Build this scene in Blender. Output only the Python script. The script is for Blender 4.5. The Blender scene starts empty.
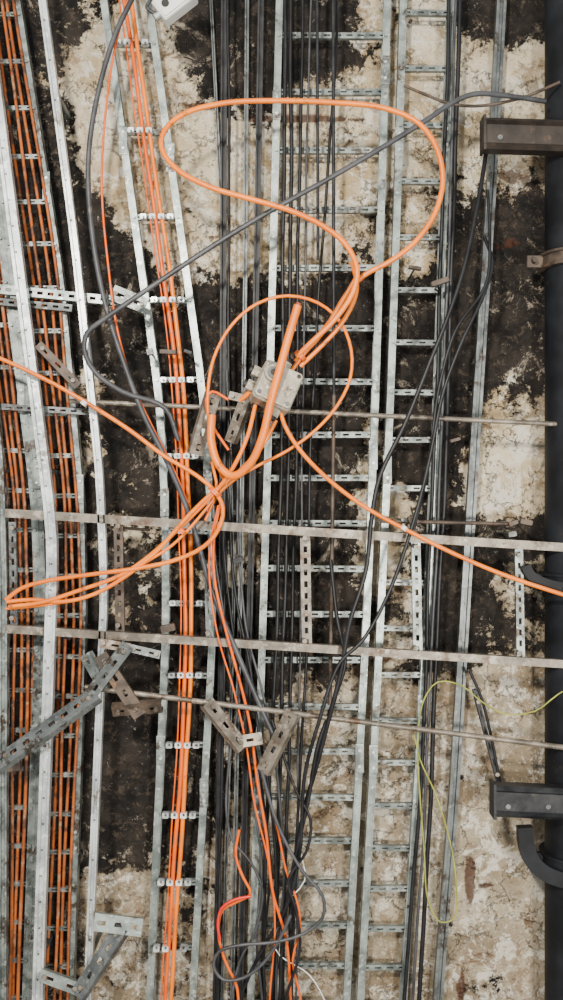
import bpy, math, random
import numpy as np
from mathutils import Vector, Matrix
random.seed(7)
CAMD=5.0; Z0=3.0
def P(u,v,h=0.0):
    """plan coordinates (5 mm units on the wall survey) + stand-off h in metres -> world"""
    D=CAMD-h
    return Vector(((u-281.5)*D/1000.0, -h, (500-v)*D/1000.0+Z0))
def PX(h): return (CAMD-h)/1000.0
def VB(h): return 500+Z0*1000/(CAMD-h)   # survey row where a member at stand-off h meets the floor

# ---------------- materials ----------------
def newmat(name):
    m=bpy.data.materials.new(name); m.use_nodes=True
    nt=m.node_tree; b=nt.nodes['Principled BSDF']
    return m,nt,b
def N(nt,t,**kw):
    n=nt.nodes.new(t)
    for k,v in kw.items():
        if k in n.inputs: n.inputs[k].default_value=v
        else: setattr(n,k,v)
    return n
def noisy(name,c1,c2,metal=0.0,rough=0.5,scale=8.0,c3=None,s3=25,t3=0.6,bump=0.0,spec=0.5,c4=None):
    m,nt,b=newmat(name)
    tc=N(nt,'ShaderNodeTexCoord')
    src=tc.outputs['Object']
    n=N(nt,'ShaderNodeTexNoise',Scale=scale,Detail=6.0,Roughness=0.6)
    nt.links.new(src,n.inputs['Vector'])
    r=N(nt,'ShaderNodeValToRGB')
    r.color_ramp.elements[0].position=0.38; r.color_ramp.elements[1].position=0.62
    r.color_ramp.elements[0].color=(*c1,1); r.color_ramp.elements[1].color=(*c2,1)
    nt.links.new(n.outputs['Fac'],r.inputs[0]); out=r.outputs[0]
    for cc,ss,tt in((c3,s3,t3),(c4,s3*2.7,0.58)):
        if not cc: continue
        n3=N(nt,'ShaderNodeTexNoise',Scale=ss,Detail=8.0,Roughness=0.7)
        nt.links.new(tc.outputs['Object'],n3.inputs['Vector'])
        mr=N(nt,'ShaderNodeMapRange'); mr.inputs[1].default_value=tt-0.03; mr.inputs[2].default_value=tt+0.05
        nt.links.new(n3.outputs['Fac'],mr.inputs[0])
        mx=N(nt,'ShaderNodeMix',data_type='RGBA')
        nt.links.new(mr.outputs[0],mx.inputs[0]); nt.links.new(out,mx.inputs[6]); mx.inputs[7].default_value=(*cc,1)
        out=mx.outputs[2]
    nt.links.new(out,b.inputs['Base Color'])
    b.inputs['Metallic'].default_value=metal; b.inputs['Roughness'].default_value=rough
    b.inputs['Specular IOR Level'].default_value=spec
    if bump>0:
        bp=N(nt,'ShaderNodeBump',Strength=bump,Distance=0.01)
        nt.links.new(n.outputs['Fac'],bp.inputs['Height']); nt.links.new(bp.outputs[0],b.inputs['Normal'])
    return m
GALV=noisy('galvanised_steel',(0.13,0.16,0.158),(0.33,0.385,0.375),0.45,0.36,9,c3=(0.065,0.048,0.034),s3=11,t3=0.60,c4=(0.44,0.49,0.48))
GALVR=noisy('galvanised_grimy',(0.08,0.098,0.098),(0.24,0.28,0.275),0.4,0.42,12,c3=(0.045,0.034,0.026),s3=9,t3=0.56,c4=(0.32,0.355,0.35))
GALVB=noisy('galvanised_bright',(0.32,0.355,0.375),(0.62,0.67,0.69),0.4,0.33,7,c3=(0.18,0.165,0.15),s3=12,t3=0.60,c4=(0.74,0.79,0.81))
GALVD=noisy('galvanised_dull',(0.05,0.06,0.064),(0.14,0.16,0.165),0.4,0.44,7,c3=(0.035,0.026,0.02),s3=12,t3=0.57,c4=(0.19,0.20,0.20))
DARKST=noisy('dark_steel',(0.010,0.011,0.014),(0.030,0.033,0.037),0.2,0.5,12,c3=(0.08,0.062,0.05),s3=18,t3=0.66,spec=0.3)
RUST=noisy('weathered_steel',(0.085,0.074,0.060),(0.21,0.185,0.152),0.3,0.46,14,c3=(0.07,0.038,0.02),s3=8,t3=0.57,c4=(0.28,0.26,0.225))
RUSTD=noisy('rusty_brown_steel',(0.03,0.022,0.017),(0.09,0.066,0.050),0.2,0.6,14,c3=(0.18,0.078,0.03),s3=20,t3=0.62)
ORANGE=noisy('orange_sheath',(0.66,0.140,0.0),(0.84,0.205,0.0),0.0,0.38,6,c3=(0.32,0.07,0.004),s3=13,t3=0.62,spec=0.45)
ORED=noisy('red_orange_sheath',(0.58,0.078,0.0),(0.74,0.125,0.0),0.0,0.38,6,c3=(0.26,0.04,0.002),s3=13,t3=0.61,spec=0.45)
OBROWN=noisy('dusty_orange_sheath',(0.15,0.040,0.012),(0.36,0.095,0.020),0.0,0.5,5,c3=(0.07,0.028,0.016),s3=7,t3=0.55,spec=0.3,c4=(0.28,0.15,0.08))
RED=noisy('red_sheath',(0.50,0.012,0.008),(0.65,0.02,0.012),0.0,0.4,8)
CBLACK=noisy('black_sheath',(0.004,0.0045,0.006),(0.013,0.014,0.017),0.0,0.44,8,c3=(0.05,0.047,0.043),s3=20,t3=0.66,spec=0.3)
CGREY=noisy('dark_grey_sheath',(0.026,0.029,0.034),(0.062,0.066,0.075),0.0,0.42,7,c3=(0.12,0.11,0.10),s3=20,t3=0.66,spec=0.38)
PIPE=noisy('black_pipe_coating',(0.004,0.005,0.007),(0.011,0.013,0.017),0.0,0.6,5,c3=(0.025,0.021,0.017),s3=9,t3=0.66,spec=0.22)
YG=noisy('yellow_green_sheath',(0.17,0.20,0.02),(0.32,0.33,0.045),0.0,0.5,9)
BEIGE=noisy('grey_beige_casting',(0.18,0.165,0.13),(0.38,0.35,0.285),0.1,0.5,12,c3=(0.11,0.085,0.055),s3=20,t3=0.58,c4=(0.5,0.47,0.40))
WHITE=noisy('white_enamel',(0.50,0.54,0.54),(0.70,0.73,0.72),0.0,0.4,6)
DARKHOLE=noisy('dark_hole_rubber',(0.006,0.006,0.006),(0.018,0.018,0.018),0.0,0.6,9)  # near-black for gland rubber; also paints the shade inside flat openings

# ---------------- mesh builder ----------------
class MB:
    def __init__(s): s.v=[];s.f=[];s.m=[];s.sm=[];s.mats=[]
    def mi(s,mat):
        if mat not in s.mats: s.mats.append(mat)
        return s.mats.index(mat)
    def add(s,vs,fs,mat,smooth=False):
        o=len(s.v); s.v+= [tuple(x) for x in vs]; k=s.mi(mat)
        for f in fs: s.f.append([i+o for i in f]); s.m.append(k); s.sm.append(smooth)
    def tube(s,pts,r,mat,n=10):
        pts=[Vector(p) for p in pts]; L=len(pts); vs=[];fs=[]
        t=(pts[1]-pts[0]).normalized()
        a=t.orthogonal().normalized()
        for i in range(L):
            t=(pts[min(i+1,L-1)]-pts[max(i-1,0)])
            if t.length<1e-9: t=Vector((0,0,1))
            t.normalize(); a=(a-t*a.dot(t)).normalized(); b=t.cross(a)
            for k in range(n):
                an=2*math.pi*k/n; vs.append(pts[i]+(a*math.cos(an)+b*math.sin(an))*r)
        for i in range(L-1):
            for k in range(n):
                k2=(k+1)%n; fs.append([i*n+k,i*n+k2,(i+1)*n+k2,(i+1)*n+k])
        s.add(vs,fs,mat,True)
        s.add(vs[:n],[list(range(n))[::-1]],mat); s.add(vs[-n:],[list(range(n))],mat)
    def sweep(s,pts,prof,mat,nrm=Vector((0,-1,0)),closed=True):
        """prof: list of (lateral, outward)"""
        pts=[Vector(p) for p in pts]; L=len(pts); vs=[];fs=[]; n=len(prof)
        for i in range(L):
            t=(pts[min(i+1,L-1)]-pts[max(i-1,0)]).normalized()
            l=t.cross(nrm).normalized(); nn=l.cross(t).normalized()
            if nn.dot(nrm)<0: nn=-nn
            for a,b in prof: vs.append(pts[i]+l*a+nn*b)
        for i in range(L-1):
            for k in range(n if closed else n-1):
                k2=(k+1)%n; fs.append([i*n+k,i*n+k2,(i+1)*n+k2,(i+1)*n+k])
        if closed: fs.append(list(range(n))[::-1]); fs.append([(L-1)*n+k for k in range(n)])
        s.add(vs,fs,mat)
    def box(s,c,ax,ay,az,mat):
        vs=[c+ax*i+ay*j+az*k for i in(-1,1) for j in(-1,1) for k in(-1,1)]
        s.add(vs,[[0,1,3,2],[4,6,7,5],[0,4,5,1],[2,3,7,6],[0,2,6,4],[1,5,7,3]],mat)
    def bbox(s,c,ax,ay,az,mat,bev=0.15):
        b=bev; prof=[(-1+b,-1),(1-b,-1),(1,-1+b),(1,1-b),(1-b,1),(-1+b,1),(-1,1-b),(-1,-1+b)]
        vs=[];
        for k,sc in((-1,1),(0.8,1),(1,0.93)):
            for x,y in prof: vs.append(c+ax*x*sc+ay*y*sc+az*k)
        fs=[list(range(8))[::-1],list(range(16,24))]
        for r in (0,8):
            for i in range(8):
                j=(i+1)%8; fs.append([r+i,r+j,r+8+j,r+8+i])
        s.add(vs,fs,mat)
    def cyl(s,c,axis,r,l,mat,n=14,r2=None):
        axis=axis.normalized(); a=axis.orthogonal().normalized(); b=axis.cross(a); r2=r if r2 is None else r2
        vs=[c+(a*math.cos(2*math.pi*k/n)+b*math.sin(2*math.pi*k/n))*rr+axis*z for z,rr in((-l/2,r),(l/2,r2)) for k in range(n)]
        s.add(vs,[[k,(k+1)%n,n+(k+1)%n,n+k] for k in range(n)],mat,n>8)
        s.add(vs,[list(range(n))[::-1],list(range(n,2*n))],mat)
    def perf(s,p0,p1,w,depth,mat,nrm=Vector((0,-1,0)),pitch=0.05,slot=0.028,sw=0.35,th=0.003):
        """slotted C-strut: front web with real slots + two side flanges"""
        p0=Vector(p0);p1=Vector(p1);d=(p1-p0);L=d.length;d.normalize()
        l=d.cross(nrm).normalized(); n=l.cross(d).normalized()
        if n.dot(nrm)<0:n=-n
        def bx(a0,a1,b0,b1,c0,c1):
            c=p0+d*((a0+a1)/2)+l*((b0+b1)/2)+n*((c0+c1)/2)
            s.box(c,d*((a1-a0)/2),l*((b1-b0)/2),n*((c1-c0)/2),mat)
        h=w/2; k=h*sw
        bx(0,L,-h,-k,-th,0); bx(0,L,k,h,-th,0)
        x=0; cnt=max(1,int(L/pitch)); pt=L/cnt
        for i in range(cnt):
            x0=i*pt; g=(pt-min(slot,pt*0.8))/2
            bx(x0,x0+g,-k,k,-th,0); bx(x0+pt-g,x0+pt,-k,k,-th,0)
        if depth>0:
            bx(0,L,-h,-h+th,-depth,-th); bx(0,L,h-th,h,-depth,-th)
            bx(0,L,-h+th,-h+th+0.006,-depth,-depth+th); bx(0,L,h-th-0.006,h-th,-depth,-depth+th)
    def obj(s,name):
        me=bpy.data.meshes.new(name); me.from_pydata(s.v,[],s.f)
        for m in s.mats: me.materials.append(m)
        me.polygons.foreach_set('material_index',s.m); me.polygons.foreach_set('use_smooth',s.sm)
        me.update(); o=bpy.data.objects.new(name,me); bpy.context.collection.objects.link(o); return o

def catmull(pts,step=8):
    pts=[np.array(p,float) for p in pts]
    if len(pts)==2: return [tuple(p) for p in pts]
    P_=[2*pts[0]-pts[1]]+pts+[2*pts[-1]-pts[-2]]
    out=[]
    for i in range(1,len(P_)-2):
        a,b,c,d=P_[i-1:i+3]
        k=max(3,int(np.linalg.norm((c-b)[:2])/step))
        def tj(ti,x,y): return ti+max(1e-4,np.linalg.norm(y-x))**0.5
        t0=0;t1=tj(t0,a,b);t2=tj(t1,b,c);t3=tj(t2,c,d)
        for j in range(k):
            t=t1+(t2-t1)*j/k
            A1=(t1-t)/(t1-t0)*a+(t-t0)/(t1-t0)*b; A2=(t2-t)/(t2-t1)*b+(t-t1)/(t2-t1)*c; A3=(t3-t)/(t3-t2)*c+(t-t2)/(t3-t2)*d
            B1=(t2-t)/(t2-t0)*A1+(t-t0)/(t2-t0)*A2; B2=(t3-t)/(t3-t1)*A2+(t-t1)/(t3-t1)*A3
            out.append((t2-t)/(t2-t1)*B1+(t-t1)/(t2-t1)*B2)
    out.append(pts[-1]); return [tuple(p) for p in out]
def ext(pts,top=-95,bot=1100):
    pts=[tuple(p) for p in pts]
    if pts[0][1]<=0.1:
        a,b=pts[0],pts[1]; k=(top-a[1])/(b[1]-a[1]); pts=[(a[0]+(b[0]-a[0])*k,top)+tuple(a[2:])]+pts
    if pts[-1][1]>=999:
        a,b=pts[-1],pts[-2]; k=(bot-a[1])/(b[1]-a[1]); pts=pts+[(a[0]+(b[0]-a[0])*k*0.5,bot)+tuple(a[2:])]
    return pts
def run(pts,h,jit=0.0):
    q=[(p[0],p[1],(p[2] if len(p)>2 else h)*200) for p in pts]
    ph=[random.uniform(0,6) for _ in range(3)]; out=[]
    s=0; last=None
    for a,b,c in catmull(q):
        if last: s+=math.hypot(a-last[0],b-last[1])
        last=(a,b)
        a2=a+jit*(math.sin(s/23+ph[0])*0.6+math.sin(s/51+ph[1])); b2=b+jit*0.8*math.sin(s/37+ph[2])
        out.append(P(a2,b2,c/200))
    return out
def cable(name,pts,w,mat,h=0.3,mb=None,jit=0.55):
    m=mb or MB()
    m.tube(run(ext(pts),h,jit),w/2*PX(h),mat,12 if w>4 else 8)
    if mb is None: return m.obj(name)

# ---------------- wall, floor ----------------
DM="""7643399987443888
7621289998412322
7610045643211212
7710021111222113
7731121001325435
8884232112424888
8899422235535888
8899657987888898
8889889998889888
8857889889898856
8848888888588533
7856888778377322
7864678678357423
7764565568346777
7765565578338645
7885889889659856
8895778866547534
8899875543223222
8899874322212211
8899976432223322
8899864321112211
7755543322232221
7722343321322311
6632343322212212
6643343332212322""".split()
DMA=np.array([[int(c) for c in r] for r in DM],float)/9
RB=[(300,119,70,4,.9),(200,106,18,5,.8),(470,880,5,26,1),(486,886,14,4,.7),(461,985,5,16,.9),(505,245,30,10,.5),(520,430,12,20,.4),(350,870,20,8,.4),(500,160,30,10,.4),(325,600,8,30,.4),(240,660,30,10,.4),(110,410,20,10,.4),(380,660,30,6,.6)]
def sample(u,v):
    x=min(max(u/35.2-0.5,0),14.999); y=min(max(v/40-0.5,0),23.999)
    i=int(x);j=int(y);fx=x-i;fy=y-j
    return (DMA[j,i]*(1-fx)+DMA[j,i+1]*fx)*(1-fy)+(DMA[j+1,i]*(1-fx)+DMA[j+1,i+1]*fx)*fy
W=4.0;ST=0.025;nx=int(2*W/ST)+1;nz=int(6.0/ST)+1
vs=[];pa=[];ru=[];to=[]
for j in range(nz):
    for i in range(nx):
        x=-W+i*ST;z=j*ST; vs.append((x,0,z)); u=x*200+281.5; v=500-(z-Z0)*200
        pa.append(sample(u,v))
        r=0
        for a,b,c,d,s_ in RB:
            q=((u-a)/c)**2+((v-b)/d)**2
            if q<6: r=max(r,s_*math.exp(-q*0.7))
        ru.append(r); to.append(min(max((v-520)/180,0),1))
fs=[(j*nx+i,j*nx+i+1,(j+1)*nx+i+1,(j+1)*nx+i) for j in range(nz-1) for i in range(nx-1)]
me=bpy.data.meshes.new('wall_back'); me.from_pydata(vs,[],fs)
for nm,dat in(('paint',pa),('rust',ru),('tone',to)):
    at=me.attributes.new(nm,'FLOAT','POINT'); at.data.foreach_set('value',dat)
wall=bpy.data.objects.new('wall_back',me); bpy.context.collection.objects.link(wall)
m,nt,b=newmat('peeling_painted_concrete'); L=nt.links.new
tc=N(nt,'ShaderNodeTexCoord')
def noise(sc,det=8,ro=0.6,dist=0.0,off=0.0):
    n=N(nt,'ShaderNodeTexNoise',Scale=sc,Detail=float(det),Roughness=ro,Distortion=dist)
    if off:
        mp=N(nt,'ShaderNodeMapping'); mp.inputs['Location'].default_value=(off,off*.7,off*1.3); L(tc.outputs['Object'],mp.inputs[0]); L(mp.outputs[0],n.inputs['Vector'])
    else: L(tc.outputs['Object'],n.inputs['Vector'])
    return n.outputs['Fac']
def math_(op,a,b_=None,c=None):
    n=N(nt,'ShaderNodeMath',operation=op)
    for i,x in enumerate((a,b_,c)):
        if x is None: continue
        if isinstance(x,(int,float)): n.inputs[i].default_value=x
        else: L(x,n.inputs[i])
    return n.outputs[0]
def mr(x,a,b_,c=0.0,d=1.0):
    n=N(nt,'ShaderNodeMapRange'); L(x,n.inputs[0])
    for i,q in enumerate((a,b_,c,d)): n.inputs[i+1].default_value=q
    return n.outputs[0]
def mix(f,a,b_,mode='MIX'):
    n=N(nt,'ShaderNodeMix',data_type='RGBA',blend_type=mode)
    for i,x in((0,f),(6,a),(7,b_)):
        if isinstance(x,(int,float)): n.inputs[i].default_value=x
        elif isinstance(x,tuple): n.inputs[i].default_value=(*x,1)
        else: L(x,n.inputs[i])
    return n.outputs[2]
def attr(nm):
    n=N(nt,'ShaderNodeAttribute',attribute_name=nm); return n.outputs['Fac']
pA=attr('paint'); rA=attr('rust'); tA=attr('tone')
# concrete
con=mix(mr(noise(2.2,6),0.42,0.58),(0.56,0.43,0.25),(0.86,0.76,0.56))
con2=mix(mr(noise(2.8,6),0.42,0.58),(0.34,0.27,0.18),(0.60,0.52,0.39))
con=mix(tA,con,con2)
con=mix(mr(noise(9,10,0.75,0.5,3.1),0.52,0.555,0,0.85),con,(0.95,0.91,0.80))
con=mix(mr(noise(5,12,0.75,0.4,5.0),0.54,0.58,0,0.7),con,(0.29,0.20,0.11))
con=mix(mr(noise(4.2,14,0.8,1.0,7.7),0.58,0.595,0,0.8),con,(0.16,0.088,0.045))
con=mix(mr(noise(20,8,0.85,0,1.9),0.57,0.61,0,0.85),con,(0.06,0.046,0.034))
con=mix(mr(noise(40,4,0.8,0,4.9),0.58,0.62,0,0.5),con,(0.95,0.93,0.85))
# cracks
vo=N(nt,'ShaderNodeTexVoronoi',feature='DISTANCE_TO_EDGE',Scale=3.2)
wn=N(nt,'ShaderNodeTexNoise',Scale=5.0,Detail=8.0,Roughness=0.7); L(tc.outputs['Object'],wn.inputs['Vector'])
va=N(nt,'ShaderNodeVectorMath',operation='MULTIPLY_ADD'); L(wn.outputs['Color'],va.inputs[0]); va.inputs[1].default_value=(0.5,0.5,0.5); L(tc.outputs['Object'],va.inputs[2]); L(va.outputs[0],vo.inputs['Vector'])
crack=mr(vo.outputs['Distance'],0.0,0.014,1.0,0.0)
con=mix(math_('MULTIPLY',crack,math_('MULTIPLY',mr(noise(1.7,3,0.5,0,3.3),0.45,0.55),0.8)),con,(0.05,0.035,0.025))
# paint / soot
pc=mix(mr(noise(5,8,0.7),0.42,0.60),(0.008,0.0075,0.008),(0.040,0.033,0.028))
pc=mix(mr(noise(19,8,0.78,0.6,1.1),0.55,0.60,0,0.75),pc,(0.095,0.074,0.056))
pc=mix(mr(noise(5.5,14,0.84,0.6,2.2),0.575,0.595,0,0.85),pc,(0.40,0.35,0.28))
pc=mix(mr(noise(28,8,0.85,0,6.1),0.61,0.65,0,0.75),pc,(0.55,0.52,0.46))
pc=mix(math_('MULTIPLY',crack,0.4),pc,(0.14,0.11,0.085))
n1=math_('MULTIPLY',math_('SUBTRACT',noise(3.2,14,0.70,0.3),0.5),1.6)
n2=math_('MULTIPLY',math_('SUBTRACT',noise(10,12,0.82,0.3,8.3),0.5),1.35)
n3=math_('MULTIPLY',math_('SUBTRACT',noise(36,6,0.8,0,9.3),0.5),0.4)
nn=math_('ADD',math_('ADD',n1,n2),n3)
tot=math_('ADD',pA,nn)
mask=mr(tot,0.515,0.53)
halo=math_('MULTIPLY',mr(tot,0.38,0.52),math_('SUBTRACT',1.0,mask))
con=mix(math_('MULTIPLY',halo,0.4),con,(0.20,0.15,0.10))
col=mix(mask,con,pc)
rm=mr(math_('ADD',rA,math_('MULTIPLY',math_('SUBTRACT',noise(11,9,0.7),0.5),1.2)),0.40,0.55)
col=mix(math_('MULTIPLY',rm,0.85),col,(0.085,0.028,0.014))
L(col,b.inputs['Base Color'])
L(mr(mask,0,1,0.9,0.62),b.inputs['Roughness']); b.inputs['Specular IOR Level'].default_value=0.3
hh=math_('ADD',math_('MULTIPLY',mask,0.6),math_('ADD',math_('MULTIPLY',noise(16,10,0.78),1.1),math_('ADD',math_('MULTIPLY',noise(3,6),0.8),math_('MULTIPLY',crack,-0.5))))
bp=N(nt,'ShaderNodeBump',Strength=1.0,Distance=0.045); L(hh,bp.inputs['Height']); L(bp.outputs[0],b.inputs['Normal'])
me.materials.append(m)
fl=MB(); fmat=noisy('dusty_concrete',(0.16,0.15,0.13),(0.28,0.26,0.23),0,0.9,3,c3=(0.08,0.07,0.06),s3=9,t3=0.6,bump=0.3)
fl.box(Vector((0,-4,-0.05)),Vector((4,0,0)),Vector((0,4,0)),Vector((0,0,0.05)),fmat); fl.obj('floor')

# ---------------- ladders ----------------
def curve_u(pts):
    q=ext(pts); vv=np.array([p[1] for p in q]); uu=np.array([p[0] for p in q])
    return lambda v: float(np.mean([np.interp(v+d,vv,uu) for d in(-24,-12,0,12,24)])) if -70<v<1075 else float(np.interp(v,vv,uu))
def ladder(name,lp,rp,rungs,h,mat,rw=6.0,rungw=5.0,bolt=True,rungmat=None):
    mb=MB(); fu=[curve_u(lp),curve_u(rp)]; rungmat=rungmat or GALVR
    px=PX(h); w=rw*px; th=0.004; dp=0.055
    for k,f in enumerate(fu):
        sg=1 if k==0 else -1
        pts=[P(f(v),v,h) for v in list(range(-90,1080,35))+[VB(h)]]
        t=Vector((0,0,-1)).cross(Vector((0,-1,0))).x
        s2=sg*(1 if t>0 else -1)
        prof=[(0,0),(w,0),(w,-th),(th,-th),(th,-dp+th),(w,-dp+th),(w,-dp),(0,-dp)]
        prof=[(a*s2,b_) for a,b_ in prof]
        mb.sweep(pts,prof,mat)
        up=Vector((0,-0.0035,0))
        mb.sweep([p+up for p in pts],[(w*0.84*s2,0),(w*1.0*s2,0),(w*1.0*s2,-0.010),(w*0.84*s2,-0.010)],mat)
        mb.sweep([p+up for p in pts],[(w*0.0*s2,0),(w*0.16*s2,0),(w*0.16*s2,-0.008),(w*0.0*s2,-0.008)],mat)
        for v in (random.uniform(60,200),random.uniform(380,520),random.uniform(700,860)):
            mb.bbox(P(f(v)+sg*rw*0.5,v,h+0.004),Vector((w*0.62,0,0)),Vector((0,0,0.07)),Vector((0,-0.004,0)),GALVR,0.08)
            for dv in(-8,8): mb.cyl(P(f(v)+sg*rw*0.5,v+dv,h+0.012),Vector((0,-1,0)),0.008,0.010,GALVB,6)
    for v in rungs:
        a=P(fu[0](v)+1.0,v,h-0.012); c=P(fu[1](v)-1.0,v+random.uniform(-.6,1.2),h-0.012)
        mb.perf(a,c,rungw*px,0.025,rungmat,pitch=0.055,slot=0.030,sw=0.3)
        if bolt:
            for f,sg in((fu[0],1),(fu[1],-1)):
                mb.cyl(P(f(v)+sg*rw*0.55,v,h+0.006),Vector((0,-1,0)),0.008,0.012,mat,6)
    mb.obj(name); return fu
CL=[(276,0),(271,200),(266,400),(260,600),(254,800),(247,1000)]
CR=[(391,0),(385,200),(379,400),(371,600),(361,800),(350,1000)]
fC=ladder('cable_ladder',CL,CR,[-50,35,92,150,210,268,328,381,435,478,523,568,614,660,706,752,797,841,884,926,966,1005,1045],0.13,GALV,7,6)
BL=[(400,0),(394,200),(387,400),(378,600),(368,800),(357,1000)]
BR=[(455,0),(448,200),(441,400),(432,600),(420,800),(407,1000)]
fB=ladder('cable_ladder',BL,BR,[-45,12,68,125,181,237,290,342,392,440,488,535,582,628,675,720,763,806,848,889,929,968,1008,1048],0.13,GALV,7,5.5)
EL=[(100,0),(156,400),(162,520),(162,640),(146,1000)]
ER=[(152,0),(206,390),(215,520),(216,640),(196,1000)]
saddle_v=[-50,43,131,217,300,380,456,531,603,675,745,815,882,948,1012]
fE=ladder('cable_ladder',EL,ER,saddle_v,0.13,GALV,7,5.5)
GL=[(-62,0),(3,500),(4,600),(0,1000)]
GM=[(-26,0),(37,500),(41,620),(28,1000)]
GR=[(20,0),(64,280),(84,500),(86,620),(73,1000)]
rv=[-40,8,55,102,150,196,238,282,325,367,408,450,490,530,570,610,650,690,730,769,808,846,884,922,960,998,1040]
fG1=ladder('cable_ladder',GL,GM,rv,0.17,GALVR,6,4.5,rungmat=GALVR)
fG2=ladder('cable_ladder',GM,GR,[v+6 for v in rv],0.17,GALVR,6,4.5,rungmat=GALVR)
def vstrut(pts,w,mat,h,name='steel_strut_rail'):
    mb=MB(); f=curve_u(pts); W_=w*PX(h)/2
    q=[P(f(v),v,h) for v in list(range(-90,1080,35))+[VB(h)]]
    mb.sweep(q,[(-W_,0),(-W_*0.4,0),(-W_*0.4,-0.018),(W_*0.4,-0.018),(W_*0.4,0),(W_,0),(W_,-0.04),(-W_,-0.04)],mat); mb.obj(name)
vstrut([(502,0),(491,200),(478,400),(466,600),(454,800),(438,1000)],9.5,GALVD,0.10)
vstrut([(224,0),(223,300),(222,600),(216,1000)],6,DARKST,0.07)
vstrut([(261,0),(256,300),(250,600),(240,1000)],6,DARKST,0.07)
vstrut([(247,0),(245,300),(240,600),(232,1000)],4,GALVD,0.06)
vstrut([(211,0),(226,300),(234,600),(222,1000)],3,GALVD,0.05)

# saddles clamping the straight orange cables
mb=MB()
OP=[(124,0),(143,130),(163,270),(177,390),(184,520),(185,640),(180,780),(165,1000)]
fO=curve_u(OP)
for v in saddle_v:
    for du in(-14,-5,4,13):
        if random.random()<0.12: continue
        u=fO(v)+du+2
        mb.bbox(P(u,v,0.165),Vector((0.016,0,0)),Vector((0,0,0.013)),Vector((0,-0.018,0)),WHITE if du in(-5,4) else GALVB,0.3)
        mb.cyl(P(u,v,0.188),Vector((0,-1,0)),0.006,0.008,GALVD,6)
mb.obj('cable_clamp_saddles')
for off,mt,w in((0,ORED,4.2),(6.6,ORANGE,4.4),(-5.5,ORED,1.6)):
    cable('straight_orange_cable',[(u+off*(1-0.0002*v),v) for u,v in OP],w,mt,0.165)
mb=MB()
for fa,fb,n in((fG1[0],fG1[1],5),(fG2[0],fG2[1],6)):
    for i in range(n):
        t=(i+0.85)/(n+0.7)
        ph=random.uniform(0,6)
        pts=[(fa(v)*(1-t)+fb(v)*t+1.2*math.sin(v/70+ph),v) for v in range(0,1001,40)]
        mb.tube(run(ext(pts),0.185 if i%2 else 0.15),random.uniform(2.8,3.8)/2*PX(0.18),OBROWN,8)
mb.obj('dusty_orange_cable_mass')

# ---------------- foreground bright channels, left ----------------
def chan(pts,w,h,mat,name,holes=0):
    mb=MB(); f=curve_u(pts); W_=w*PX(h)/2
    q=[P(f(v),v,h) for v in list(range(-90,1100,35))+[VB(h)]]
    mb.sweep(q,[(-W_,0.0),(-W_*0.6,0.0),(-W_*0.5,-0.014),(W_*0.35,-0.014),(W_*0.45,0),(W_,0),(W_,-0.045),(-W_,-0.045)],mat)
    if holes:
        for v in range(-60,1080,holes):
            mb.cyl(P(f(v),v,h-0.013),Vector((0,-1,0)),0.005,0.004,GALVD,8)
    for v in(90,470,700,960):
        p=P(f(v),v,h); mb.tube([Vector((p.x,-h+0.04,p.z)),Vector((p.x,-0.01,p.z))],0.012,GALVD,6)
    mb.obj(name)
chan([(-16,0),(51,525),(52,560),(37,1000)],10.5,0.36,GALVB,'galvanised_channel',26)
chan([(42,0),(74,240),(99,470),(104,590),(87,1000)],7.2,0.34,GALVB,'galvanised_channel',40)
chan([(-50,0),(0,470),(3,600),(2,1000)],8,0.30,GALVR,'galvanised_channel')

# ---------------- horizontal bars ----------------
def hbar(u0,v0,u1,v1,w,h,mat,rnd=False,name='horizontal_steel_bar',sag=0):
    mb=MB()
    um=(u0+u1)/2; vm=(v0+v1)/2+sag
    pts=[P(*q) for q in[(a,b_,h) for a,b_ in [(u0,v0),(um,vm),(u1,v1)]]]
    r=w/2*PX(h)
    if rnd: mb.tube(run([(u0,v0),(um,vm),(u1,v1)],h),r,mat,12)
    else: mb.sweep(pts,[(-r,0),(r,0),(r,-0.004),(-r+0.004,-0.004),(-r+0.004,-0.04),(-r,-0.04)],mat); mb.sweep(pts,[(-r*0.9,-0.001),(r*0.9,-0.001),(r*0.9,-0.03),(-r*0.9,-0.03)],mat)
    return mb.obj(name)
hbar(70,401,640,428,5,0.30,RUST,True,'horizontal_steel_pipe')
hbar(5,513,640,552,8.5,0.34,RUST)
hbar(5,629,640,669,8,0.34,RUST)
hbar(85,687,640,757,5.5,0.36,RUST,True,'horizontal_steel_pipe')
hbar(380,521,515,524,4,0.26,RUSTD,True,'horizontal_steel_pipe')
hbar(95,526,150,530,3,0.26,RUSTD,True,'horizontal_steel_pipe')
mb=MB()
mb.perf(P(-60,283,0.26),P(140,303,0.26),9*PX(.26),0.04,GALV)
mb.perf(P(-60,296,0.22),P(72,308,0.22),7*PX(.22),0.04,GALVD)
mb.perf(P(-40,404,0.22),P(90,412,0.22),6*PX(.22),0.03,GALVD)
mb.obj('slotted_cross_arm')
for u,v0,v1,w,mt in((305,532,648,10,RUST),(118,520,632,9,RUSTD),(416,541,655,9,GALVR),(519,549,660,8,GALVR),(208,560,640,8,GALVD),(12,522,625,7,GALVD)):
    mb=MB(); mb.perf(P(u,v0,0.31),P(u+2,v1,0.31),w*PX(.3),0.025,mt,pitch=0.05)
    for v in(v0+6,v1-7): mb.cyl(P(u,v,0.345),Vector((0,-1,0)),0.012,0.02,RUST,6)
    mb.obj('slotted_hanger_strut')
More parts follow.
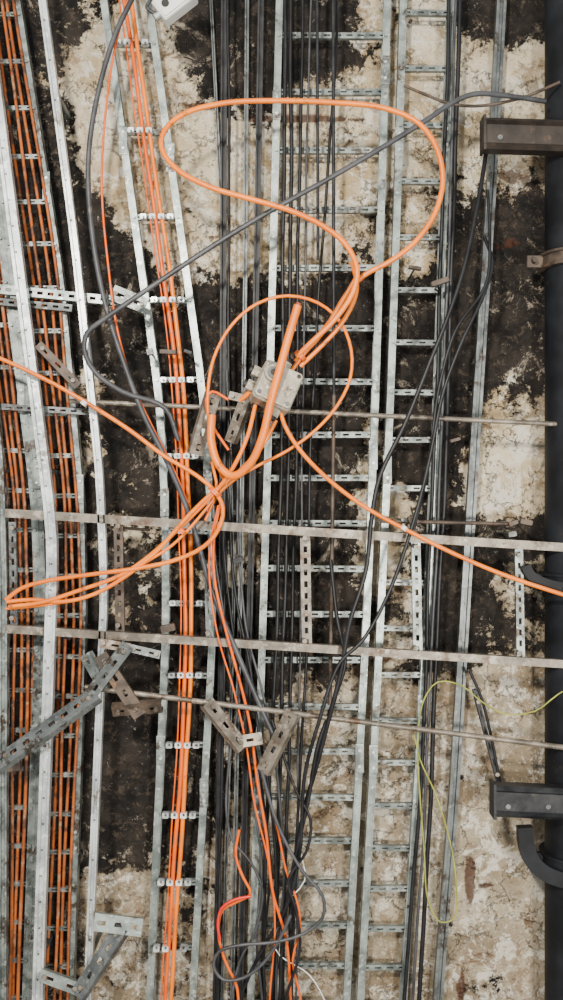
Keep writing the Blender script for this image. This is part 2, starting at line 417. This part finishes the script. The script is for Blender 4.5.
for u0,v0,u1,v1,w,mt in((334,395,330,705,4,RUSTD),(333,-60,334,395,3.5,DARKST),(317,-60,318,260,3,DARKST)):
    mb=MB(); mb.tube([P(u0,v0,0.24),P(u1,v1,0.24)],w/2*PX(.24),mt,8)
    mb.obj('threaded_rod')

# ---------------- brackets ----------------
def bracket(parts,name='slotted_angle_bracket'):
    mb=MB()
    for a in parts:
        (u0,v0),(u1,v1),w,h0,h1,mt,nr=a
        nv=Vector(nr).normalized()
        mb.perf(P(u0,v0,h0),P(u1,v1,h1),w*PX(h0),0.035,mt,nrm=nv,pitch=0.07,slot=0.034,sw=0.25)
        for t in(0.12,0.88):
            p=P(u0,v0,h0).lerp(P(u1,v1,h1),t); mb.cyl(p+nv*0.006,nv,0.011,0.014,RUST,6)
    return mb.obj(name)
bracket([((214,394),(196,455),15,0.40,0.36,RUST,(0.5,-1,0.1))])
bracket([((247,392),(229,442),12,0.38,0.34,RUST,(-0.5,-1,0.1)),((229,395),(258,402),8,0.37,0.37,RUST,(0,-1,0))])
bracket([((208,702),(244,748),14,0.40,0.40,RUST,(0.5,-1,0.5)),((238,742),(262,738),12,0.39,0.39,RUST,(0,-1,.4))])
bracket([((292,712),(262,772),15,0.42,0.38,RUST,(-0.6,-1,0.1))])
bracket([((82,706),(128,645),13,0.40,0.44,GALVD,(0.5,-1,0.5)),((100,643),(130,648),9,0.42,0.42,RUST,(0,-1,0.2)),((130,648),(160,655),8,0.42,0.42,GALVD,(0,-1,0.2)),((100,655),(140,716),14,0.41,0.40,RUSTD,(0.2,-1,-.2)),((112,712),(162,708),12,0.40,0.40,RUSTD,(0,-1,-0.5)),((84,655),(104,690),12,0.38,0.4,GALVR,(-.5,-1,0))],'bracket_assembly')
bracket([((-6,765),(96,692),18,0.44,0.40,GALVD,(-0.6,-1,0.7))],'cantilever_channel')
bracket([((76,996),(122,926),16,0.40,0.40,GALVD,(-0.5,-1,0.4)),((94,922),(142,928),17,0.41,0.41,GALV,(0.1,-1,0.2))],'bracket_assembly')
bracket([((40,975),(80,990),12,0.38,0.38,GALVR,(0,-1,0.2))])
bracket([((38,344),(78,386),9,0.36,0.36,RUSTD,(0,-1,0.2))])
bracket([((112,292),(146,306),16,0.30,0.30,GALVR,(0,-1,0.1))])
bracket([((475,690),(500,786),4,0.20,0.2,DARKST,(0,-1,0.1))],'diagonal_tie_bar')
mb=MB()
for (u,v,w,hh_) in((414,532,7,7),(512,534,8,5),(513,523,9,4),(455,440,10,3),(404,520,6,3),(168,352,16,4),(150,352,6,6),(188,352,8,3),(415,268,12,3),(440,282,18,5),(238,560,10,5),(12,765,17,12),(526,522,12,5),(413,520,9,9),(168,628,14,7),(252,527,10,4),(68,635,8,8)):
    c=P(u,v,0.28); a=random.uniform(-.4,.4)
    mb.bbox(c,Vector((math.cos(a),0,math.sin(a)))*w/2*.005,Vector((-math.sin(a),0,math.cos(a)))*hh_/2*.005,Vector((0,-0.015,0)),random.choice([RUSTD,GALVD,DARKST]),0.2)
    mb.tube([c,Vector((c.x,-0.01,c.z))],0.005,GALVD,6)
mb.obj('bar_fixing_clips')

# ---------------- junction boxes ----------------
mb=MB(); c=P(276,388,0.50); a=math.radians(-24)
X=Vector((math.cos(a),0.12,math.sin(a))).normalized(); Nn=Vector((-0.35,-1,0.35)); Nn=(Nn-X*Nn.dot(X)).normalized(); Y=Nn.cross(X)
mb.bbox(c,X*0.092,Y*0.092,Nn*0.06,BEIGE,0.12)
mb.bbox(c+Nn*0.068,X*0.085,Y*0.085,Nn*0.010,BEIGE,0.12)
for i in(-1,1):
    for j in(-1,1): mb.cyl(c+X*0.068*i+Y*0.068*j+Nn*0.082,Nn,0.009,0.008,GALVD,8)
for p,d in((c-X*0.108+Y*0.03,X),(c-X*0.108-Y*0.04,X),(c-Y*0.108+X*0.035,Y),(c+Y*0.108,Y)):
    mb.cyl(p,d,0.026,0.04,BEIGE,6); mb.cyl(p,d,0.019,0.07,DARKHOLE,12)
mb.cyl(c-X*0.045+Y*0.03+Nn*0.088,Nn,0.038,0.022,BEIGE,18); mb.cyl(c-X*0.045+Y*0.03+Nn*0.1,Nn,0.026,0.016,GALVD,18); mb.cyl(c-X*0.045+Y*0.03+Nn*0.104,Nn,0.014,0.02,DARKHOLE,12)
mb.obj('junction_box')
mb=MB(); c=P(175,2,0.35); a=math.radians(-52)
X=Vector((math.cos(a),0,math.sin(a)));Y=Vector((-math.sin(a),0,math.cos(a)));Nn=Vector((0,-1,0))
mb.bbox(c,X*0.055,Y*0.095,Nn*0.04,WHITE,0.1); mb.bbox(c+Nn*0.045,X*0.045,Y*0.085,Nn*0.006,WHITE,0.1)
mb.cyl(c-Y*0.05+Nn*0.052,Nn,0.018,0.008,DARKHOLE,14); mb.cyl(c-Y*0.105,Y,0.02,0.03,GALV,10)
mb.obj('white_junction_box')  # a small white junction box, not a lamp

# ---------------- right: pipe & beams ----------------
mb=MB()
px=P(578,500,0.22).x
mb.tube([Vector((px,-0.22,0)),Vector((px,-0.22,3)),Vector((px,-0.22,6))],0.155,PIPE,40)
for v,mt in((262,RUSTD),(580,PIPE),(858,PIPE)):
    z=P(0,v,0.22).z
    mb.cyl(Vector((px,-0.22,z)),Vector((0,0,1)),0.172,0.06,mt,40)
    mb.cyl(Vector((px,-0.22,z+0.03)),Vector((0,0,1)),0.182,0.012,mt,40); mb.cyl(Vector((px,-0.22,z-0.03)),Vector((0,0,1)),0.182,0.012,mt,40)
    mb.box(Vector((px-0.20,-0.22,z)),Vector((0.045,0,0)),Vector((0,0.012,0)),Vector((0,0,0.028)),mt)
    mb.cyl(Vector((px-0.215,-0.24,z)),Vector((0,1,0)),0.013,0.05,RUSTD,6)
mb.obj('black_drain_pipe')
mb=MB(); pts=run([(526,828),(528,850),(536,866),(552,877),(580,884)],0.38)
mb.sweep(pts,[(-0.035,0),(0.035,0),(0.035,-0.05),(-0.035,-0.05)],PIPE); mb.obj('pipe_support_band')
mb=MB(); mb.sweep(run([(526,566),(532,576),(548,584),(580,590)],0.36),[(-0.022,0),(0.022,0),(0.022,-0.05),(-0.022,-0.05)],PIPE); mb.obj('pipe_support_band')
def beam(u0,v0,u1,v1,h,mat,name,holes=()):
    mb=MB(); a=P(u0,v0,h);b_=P(u1,v1,h); H=0.072
    mb.sweep([a,b_],[(-H,0.0),(-H,-0.07),(-H+0.01,-0.07),(-H+0.01,-0.012),(H-0.01,-0.012),(H-0.01,-0.07),(H,-0.07),(H,0.0),(H-0.018,0.022),(H-0.03,0.0),(-H+0.03,0.0),(-H+0.018,0.022)],mat)
    mb.box(a+Vector((0.006,0.03,0)),Vector((0.006,0,0)),Vector((0,0.05,0)),Vector((0,0,H*1.12)),mat)
    for u in holes: mb.cyl(P(u,(v0+v1)/2+2,h+0.002),Vector((0,-1,0)),0.012,0.012,GALVD,12)
    mb.obj(name)
BEAMT=noisy('dark_brown_painted_steel',(0.014,0.011,0.010),(0.036,0.028,0.023),0.2,0.5,10,c3=(0.09,0.05,0.03),s3=14,t3=0.64)
beam(483,133,640,138,0.40,BEAMT,'steel_channel_beam',(500,))
beam(493,801,640,808,0.42,DARKST,'steel_channel_beam',(508,548))

# ---------------- cables ----------------
for pts,w,mt in(
 ([(285,0),(283,300),(278,600),(268,800),(262,1000)],4,CBLACK),
 ([(291,0),(290,300),(285,600),(279,800),(275,1000)],4.0,CBLACK),
 ([(303,0),(299,200),(297,400),(292,640),(287,800),(283,1000)],3.5,CBLACK),
 ([(338,0),(330,150),(318,300),(311,450),(306,650),(298,820),(290,1000)],3.0,CBLACK),
 ([(311,0),(306,200),(303,420),(300,640),(296,1000)],2.2,CGREY),
 ([(449,0),(443,200),(436,400),(428,600),(420,800),(404,1000)],4,CBLACK),
 ([(461,0),(455,150),(448,400),(439,600),(430,800),(420,1000)],4.5,CBLACK),
 ([(456,0),(450,200),(443,400),(434,600),(425,800),(413,1000)],3,CGREY),
 ([(228,0),(229,300),(226,560),(222,760),(214,1000)],3,CBLACK),
 ):
    cable('black_cable',pts,w,mt,0.17)
for i in range(4):
    o=i*8
    cable('black_cable',[(212+o,480),(216+o,560),(222+o,620),(232+o*1.2,680),(246+o,740),(255+o,800),(262+o*.9,860),(255+o*1.1,930),(262+o*0.6,1000)],random.choice([2.6,3.2,3.8]),CBLACK if i%3 else CGREY,0.22+0.01*i,jit=1.5)
cable('grey_cable',[(132,0),(116,35),(100,85),(90,140),(88,190),(93,245),(106,305),(124,362),(142,410),(166,460),(192,525),(212,590),(232,640),(258,700),(280,750)],5.2,CGREY,0.36)
cable('grey_cable',[(150,0),(147,8),(158,14),(166,4)],4,CGREY,0.36)
cable('grey_cable',[(545,101,0.36),(510,96,.4),(474,94,.44),(452,103,.45),(430,118,.46),(390,143,.46),(330,178,.46),(270,211,.46),(210,248,.45),(150,287,.44),(106,318,.43),(88,333,.42),(85,350,.41),(95,372,.4),(122,392,.38),(165,408,.34),(178,440,.3)],5.2,CGREY,0.44)
cable('brown_cable',[(403,86),(425,95),(447,103),(475,106),(520,98),(560,82)],3.2,RUSTD,0.36)
cable('black_cable',[(486,150,.3),(479,200,.36),(466,262,.4),(446,322,.42),(428,366,.42),(404,424,.42),(380,478,.42),(372,520,.42),(366,570,.42),(350,622,.42),(341,668,.4),(330,712,.38),(318,762,.34),(304,812,.3),(293,880,.28),(290,1000,.26)],4.6,CBLACK,0.4)
cable('black_cable',[(484,236,.3),(492,262,.34),(482,298,.38),(460,345,.4),(444,390,.4),(432,450,.4),(414,520,.4),(392,585,.4),(362,640,.42),(340,662,.42),(320,720,.42),(305,775,.38),(300,850,.34),(286,905,.32),(262,950,.3),(240,1000,.3)],3.8,CBLACK,0.4)
cable('black_cable',[(488,190,.3),(490,240,.34),(486,285,.38),(455,330,.4),(440,380,.4),(428,470,.38),(414,530,.36)],3.2,CBLACK,0.38)
cable('black_cable',[(330,560,.3),(338,620,.34),(346,660,.36),(334,700,.36),(318,745,.36),(308,800,.34),(296,850,.34),(284,930,.3),(280,1000,.3)],4,CBLACK,0.35)
cable('black_cable',[(470,670),(482,700),(492,740),(500,785)],3,CBLACK,0.2)
cable('black_cable_loop',[(262,770),(280,830),(302,872),(322,896),(322,918),(302,934),(272,942),(240,945),(219,952),(214,966),(224,980),(245,978),(265,962),(280,938),(290,915)],3.4,CGREY,0.38)
cable('black_cable_loop',[(240,700),(230,760),(226,810),(232,840),(250,862),(262,890),(255,930),(240,960),(232,1000)],2.6,CGREY,0.33)
cable('black_cable_loop',[(272,720),(296,790),(310,820),(306,850),(288,880),(296,910),(300,950),(286,1000)],3,CBLACK,0.36)
cable('white_wire',[(300,850),(305,880),(286,905),(276,950),(310,975),(325,1000)],1.3,WHITE,0.3)
cable('earth_wire',[(600,670),(558,694),(535,711),(505,714),(482,702),(462,686),(438,682),(424,700),(418,740),(420,800),(424,850),(428,900),(440,922),(454,918),(456,880),(450,840),(436,795),(420,760),(414,735)],1.5,YG,0.33,jit=0.2)

cable('orange_cable',[(128,0),(120,30),(110,80),(103,140),(102,200),(108,270),(118,330),(134,386),(154,430),(174,470),(192,520),(200,560)],2.4,ORED,0.33)
big=[(297,357,.48),(312,342,.5),(336,318,.52),(353,292,.54),(357,268,.55),(345,244,.56),(322,226,.56),(290,211,.56),(250,199,.55),(208,186,.54),(176,168,.52),(162,148,.5),(165,130,.48),(184,114,.46),(220,104,.44),(270,101,.44),(330,102,.44),(385,108,.46),(420,124,.48),(438,150,.5),(443,182,.5),(434,214,.5),(414,242,.49),(388,262,.48),(364,275,.46),(346,295,.44),(330,322,.43),(312,344,.43),(296,362,.44)]
cable('orange_cable_loop',big,5.4,ORANGE,0.5)
cable('orange_cable_loop',[(300,366,.44),(322,345,.45),(340,325,.46),(353,303,.47),(357,285,.48),(352,262,.5)],4.6,ORANGE,0.46)
cable('orange_cable_loop',[(290,372,.44),(305,352,.45),(322,334,.46),(344,300,.47),(358,275,.49)],4.2,ORANGE,0.46)
cable('orange_cable_loop',[(226,486,.4),(216,462,.42),(209,425,.44),(208,390,.44),(214,358,.44),(232,326,.44),(258,304,.44),(288,296,.44),(318,303,.44),(340,322,.44),(351,350,.44),(350,378,.44),(338,404,.42),(316,430,.4),(288,451,.39),(258,466,.38),(234,480,.38),(216,497,.38),(205,520,.38)],3.4,ORANGE,0.42)
cable('orange_cable_free_end',[(298,305,.64),(290,332,.63),(281,365,.62),(271,402,.60),(263,436,.58),(250,464,.55),(233,476,.52),(219,466,.5),(211,440,.48),(212,415,.47)],8.4,ORANGE,0.58,jit=0.2)
mb=MB(); e=P(298,305,.64); d=(P(298,305,.64)-P(290,332,.63)).normalized(); mb.cyl(e+d*0.004,d,0.013,0.012,OBROWN,12); mb.obj('cable_end_core')
cable('orange_cable',[(255,405,.46),(247,436,.5),(236,462,.5),(224,482,.46),(205,504,.44),(180,528,.42),(150,555,.42),(120,575,.42),(80,590,.42),(40,603,.42),(8,607,.42)],4.2,ORANGE,0.44)
cable('orange_cable',[(240,400,.46),(250,392,.5),(262,384,.52)],5,ORANGE,0.5)
cable('orange_cable',[(228,400,.46),(212,392,.44),(206,400,.44),(212,425,.42),(228,450,.42)][::-1],3,ORED,0.42)
cable('orange_cable',[(278,405,.5),(284,425,.48),(298,448,.46),(325,476,.46),(365,507,.46),(410,532,.46),(460,556,.46),(510,577,.46),(563,595,.46),(640,618,.46)],4.4,ORANGE,0.46)
cable('orange_cable',[(-60,335,.42),(0,358,.42),(40,377,.42),(85,402,.42),(130,430,.42),(165,456,.44),(195,474,.46),(214,490,.47),(223,508,.47),(218,530,.46),(203,547,.45),(176,560,.44),(140,568,.43),(100,573,.42),(50,580,.4),(22,588,.4),(6,600,.4)],4.4,ORANGE,0.44)
cable('orange_cable',[(6,602,.4),(30,600,.4),(64,602,.42),(95,594,.42),(130,573,.42),(160,548,.43),(185,520,.44),(210,495,.45),(240,470,.45),(262,446,.45),(276,420,.46)],4.2,ORANGE,0.44)
cable('orange_cable',[(6,609,.4),(40,606,.4),(75,600,.4),(110,586,.41),(145,562,.42),(172,545,.42),(200,516,.42),(216,492,.42),(212,462,.42)],3.2,ORANGE,0.42)
cable('orange_cable',[(222,500,.44),(214,540,.42),(214,580,.4),(224,625,.38),(238,675,.36),(250,725,.34),(258,780,.33),(266,830,.33),(272,890,.33),(286,940,.32),(290,1000,.3)],3.0,ORED,0.36)
cable('orange_cable',[(218,505,.44),(210,545,.42),(210,590,.4),(218,640,.38),(234,690,.36),(246,740,.34),(254,800,.33),(268,860,.33),(274,920,.33),(270,1000,.3)],2.0,ORED,0.36)
cable('orange_cable',[(262,770),(276,820),(286,870),(298,905),(300,930),(292,960),(300,1000)],2.2,ORED,0.32)
cable('orange_cable',[(240,830),(236,856),(243,878),(250,894),(236,902),(222,910),(218,930),(224,958),(236,985),(238,1000)],3.0,ORED,0.34)
cable('red_cable',[(252,896),(236,899),(222,908),(218,925),(220,940)],3.0,RED,0.36)
mb=MB()
for u,v,h,r in((215,492,.46,.035),(182,531,.43,.02),(300,356,.46,.03),(84,403,.42,.016),(404,528,.46,.016)):
    c=P(u,v,h); mb.cyl(c,Vector((0.5,0,0.6)),r,0.02,WHITE if r<.02 else ORED,14)
mb.obj('cable_ties')

# ---------------- light, world, camera ----------------
w=bpy.data.worlds.new('World'); bpy.context.scene.world=w; w.use_nodes=True
bg=w.node_tree.nodes['Background']; bg.inputs[0].default_value=(1.0,0.98,0.94,1); bg.inputs[1].default_value=0.75
def area(name,loc,rot_to,size,e,col):
    l=bpy.data.lights.new(name,'AREA'); l.size=size; l.energy=e; l.color=col
    o=bpy.data.objects.new(name,l); o.location=loc; o.rotation_euler=(Vector(rot_to)-Vector(loc)).to_track_quat('-Z','Y').to_euler()
    bpy.context.collection.objects.link(o)
area('added_front_light',(-1.3,-6.2,5.2),(0,0,3),0.4,640,(1,0.92,0.80))  # unseen area light added in front, upper left, as the key
area('added_front_light',(1.6,-6.0,2.2),(0.2,0,2.2),0.5,430,(1,0.93,0.82))  # second unseen area light, added in front on the right
cam=bpy.data.cameras.new('camera'); co=bpy.data.objects.new('camera',cam); bpy.context.collection.objects.link(co)
co.location=(0,-CAMD,Z0); co.rotation_euler=(math.pi/2,0,0)
cam.sensor_fit='VERTICAL'; cam.sensor_height=24; cam.lens=24; cam.clip_end=50
bpy.context.scene.camera=co
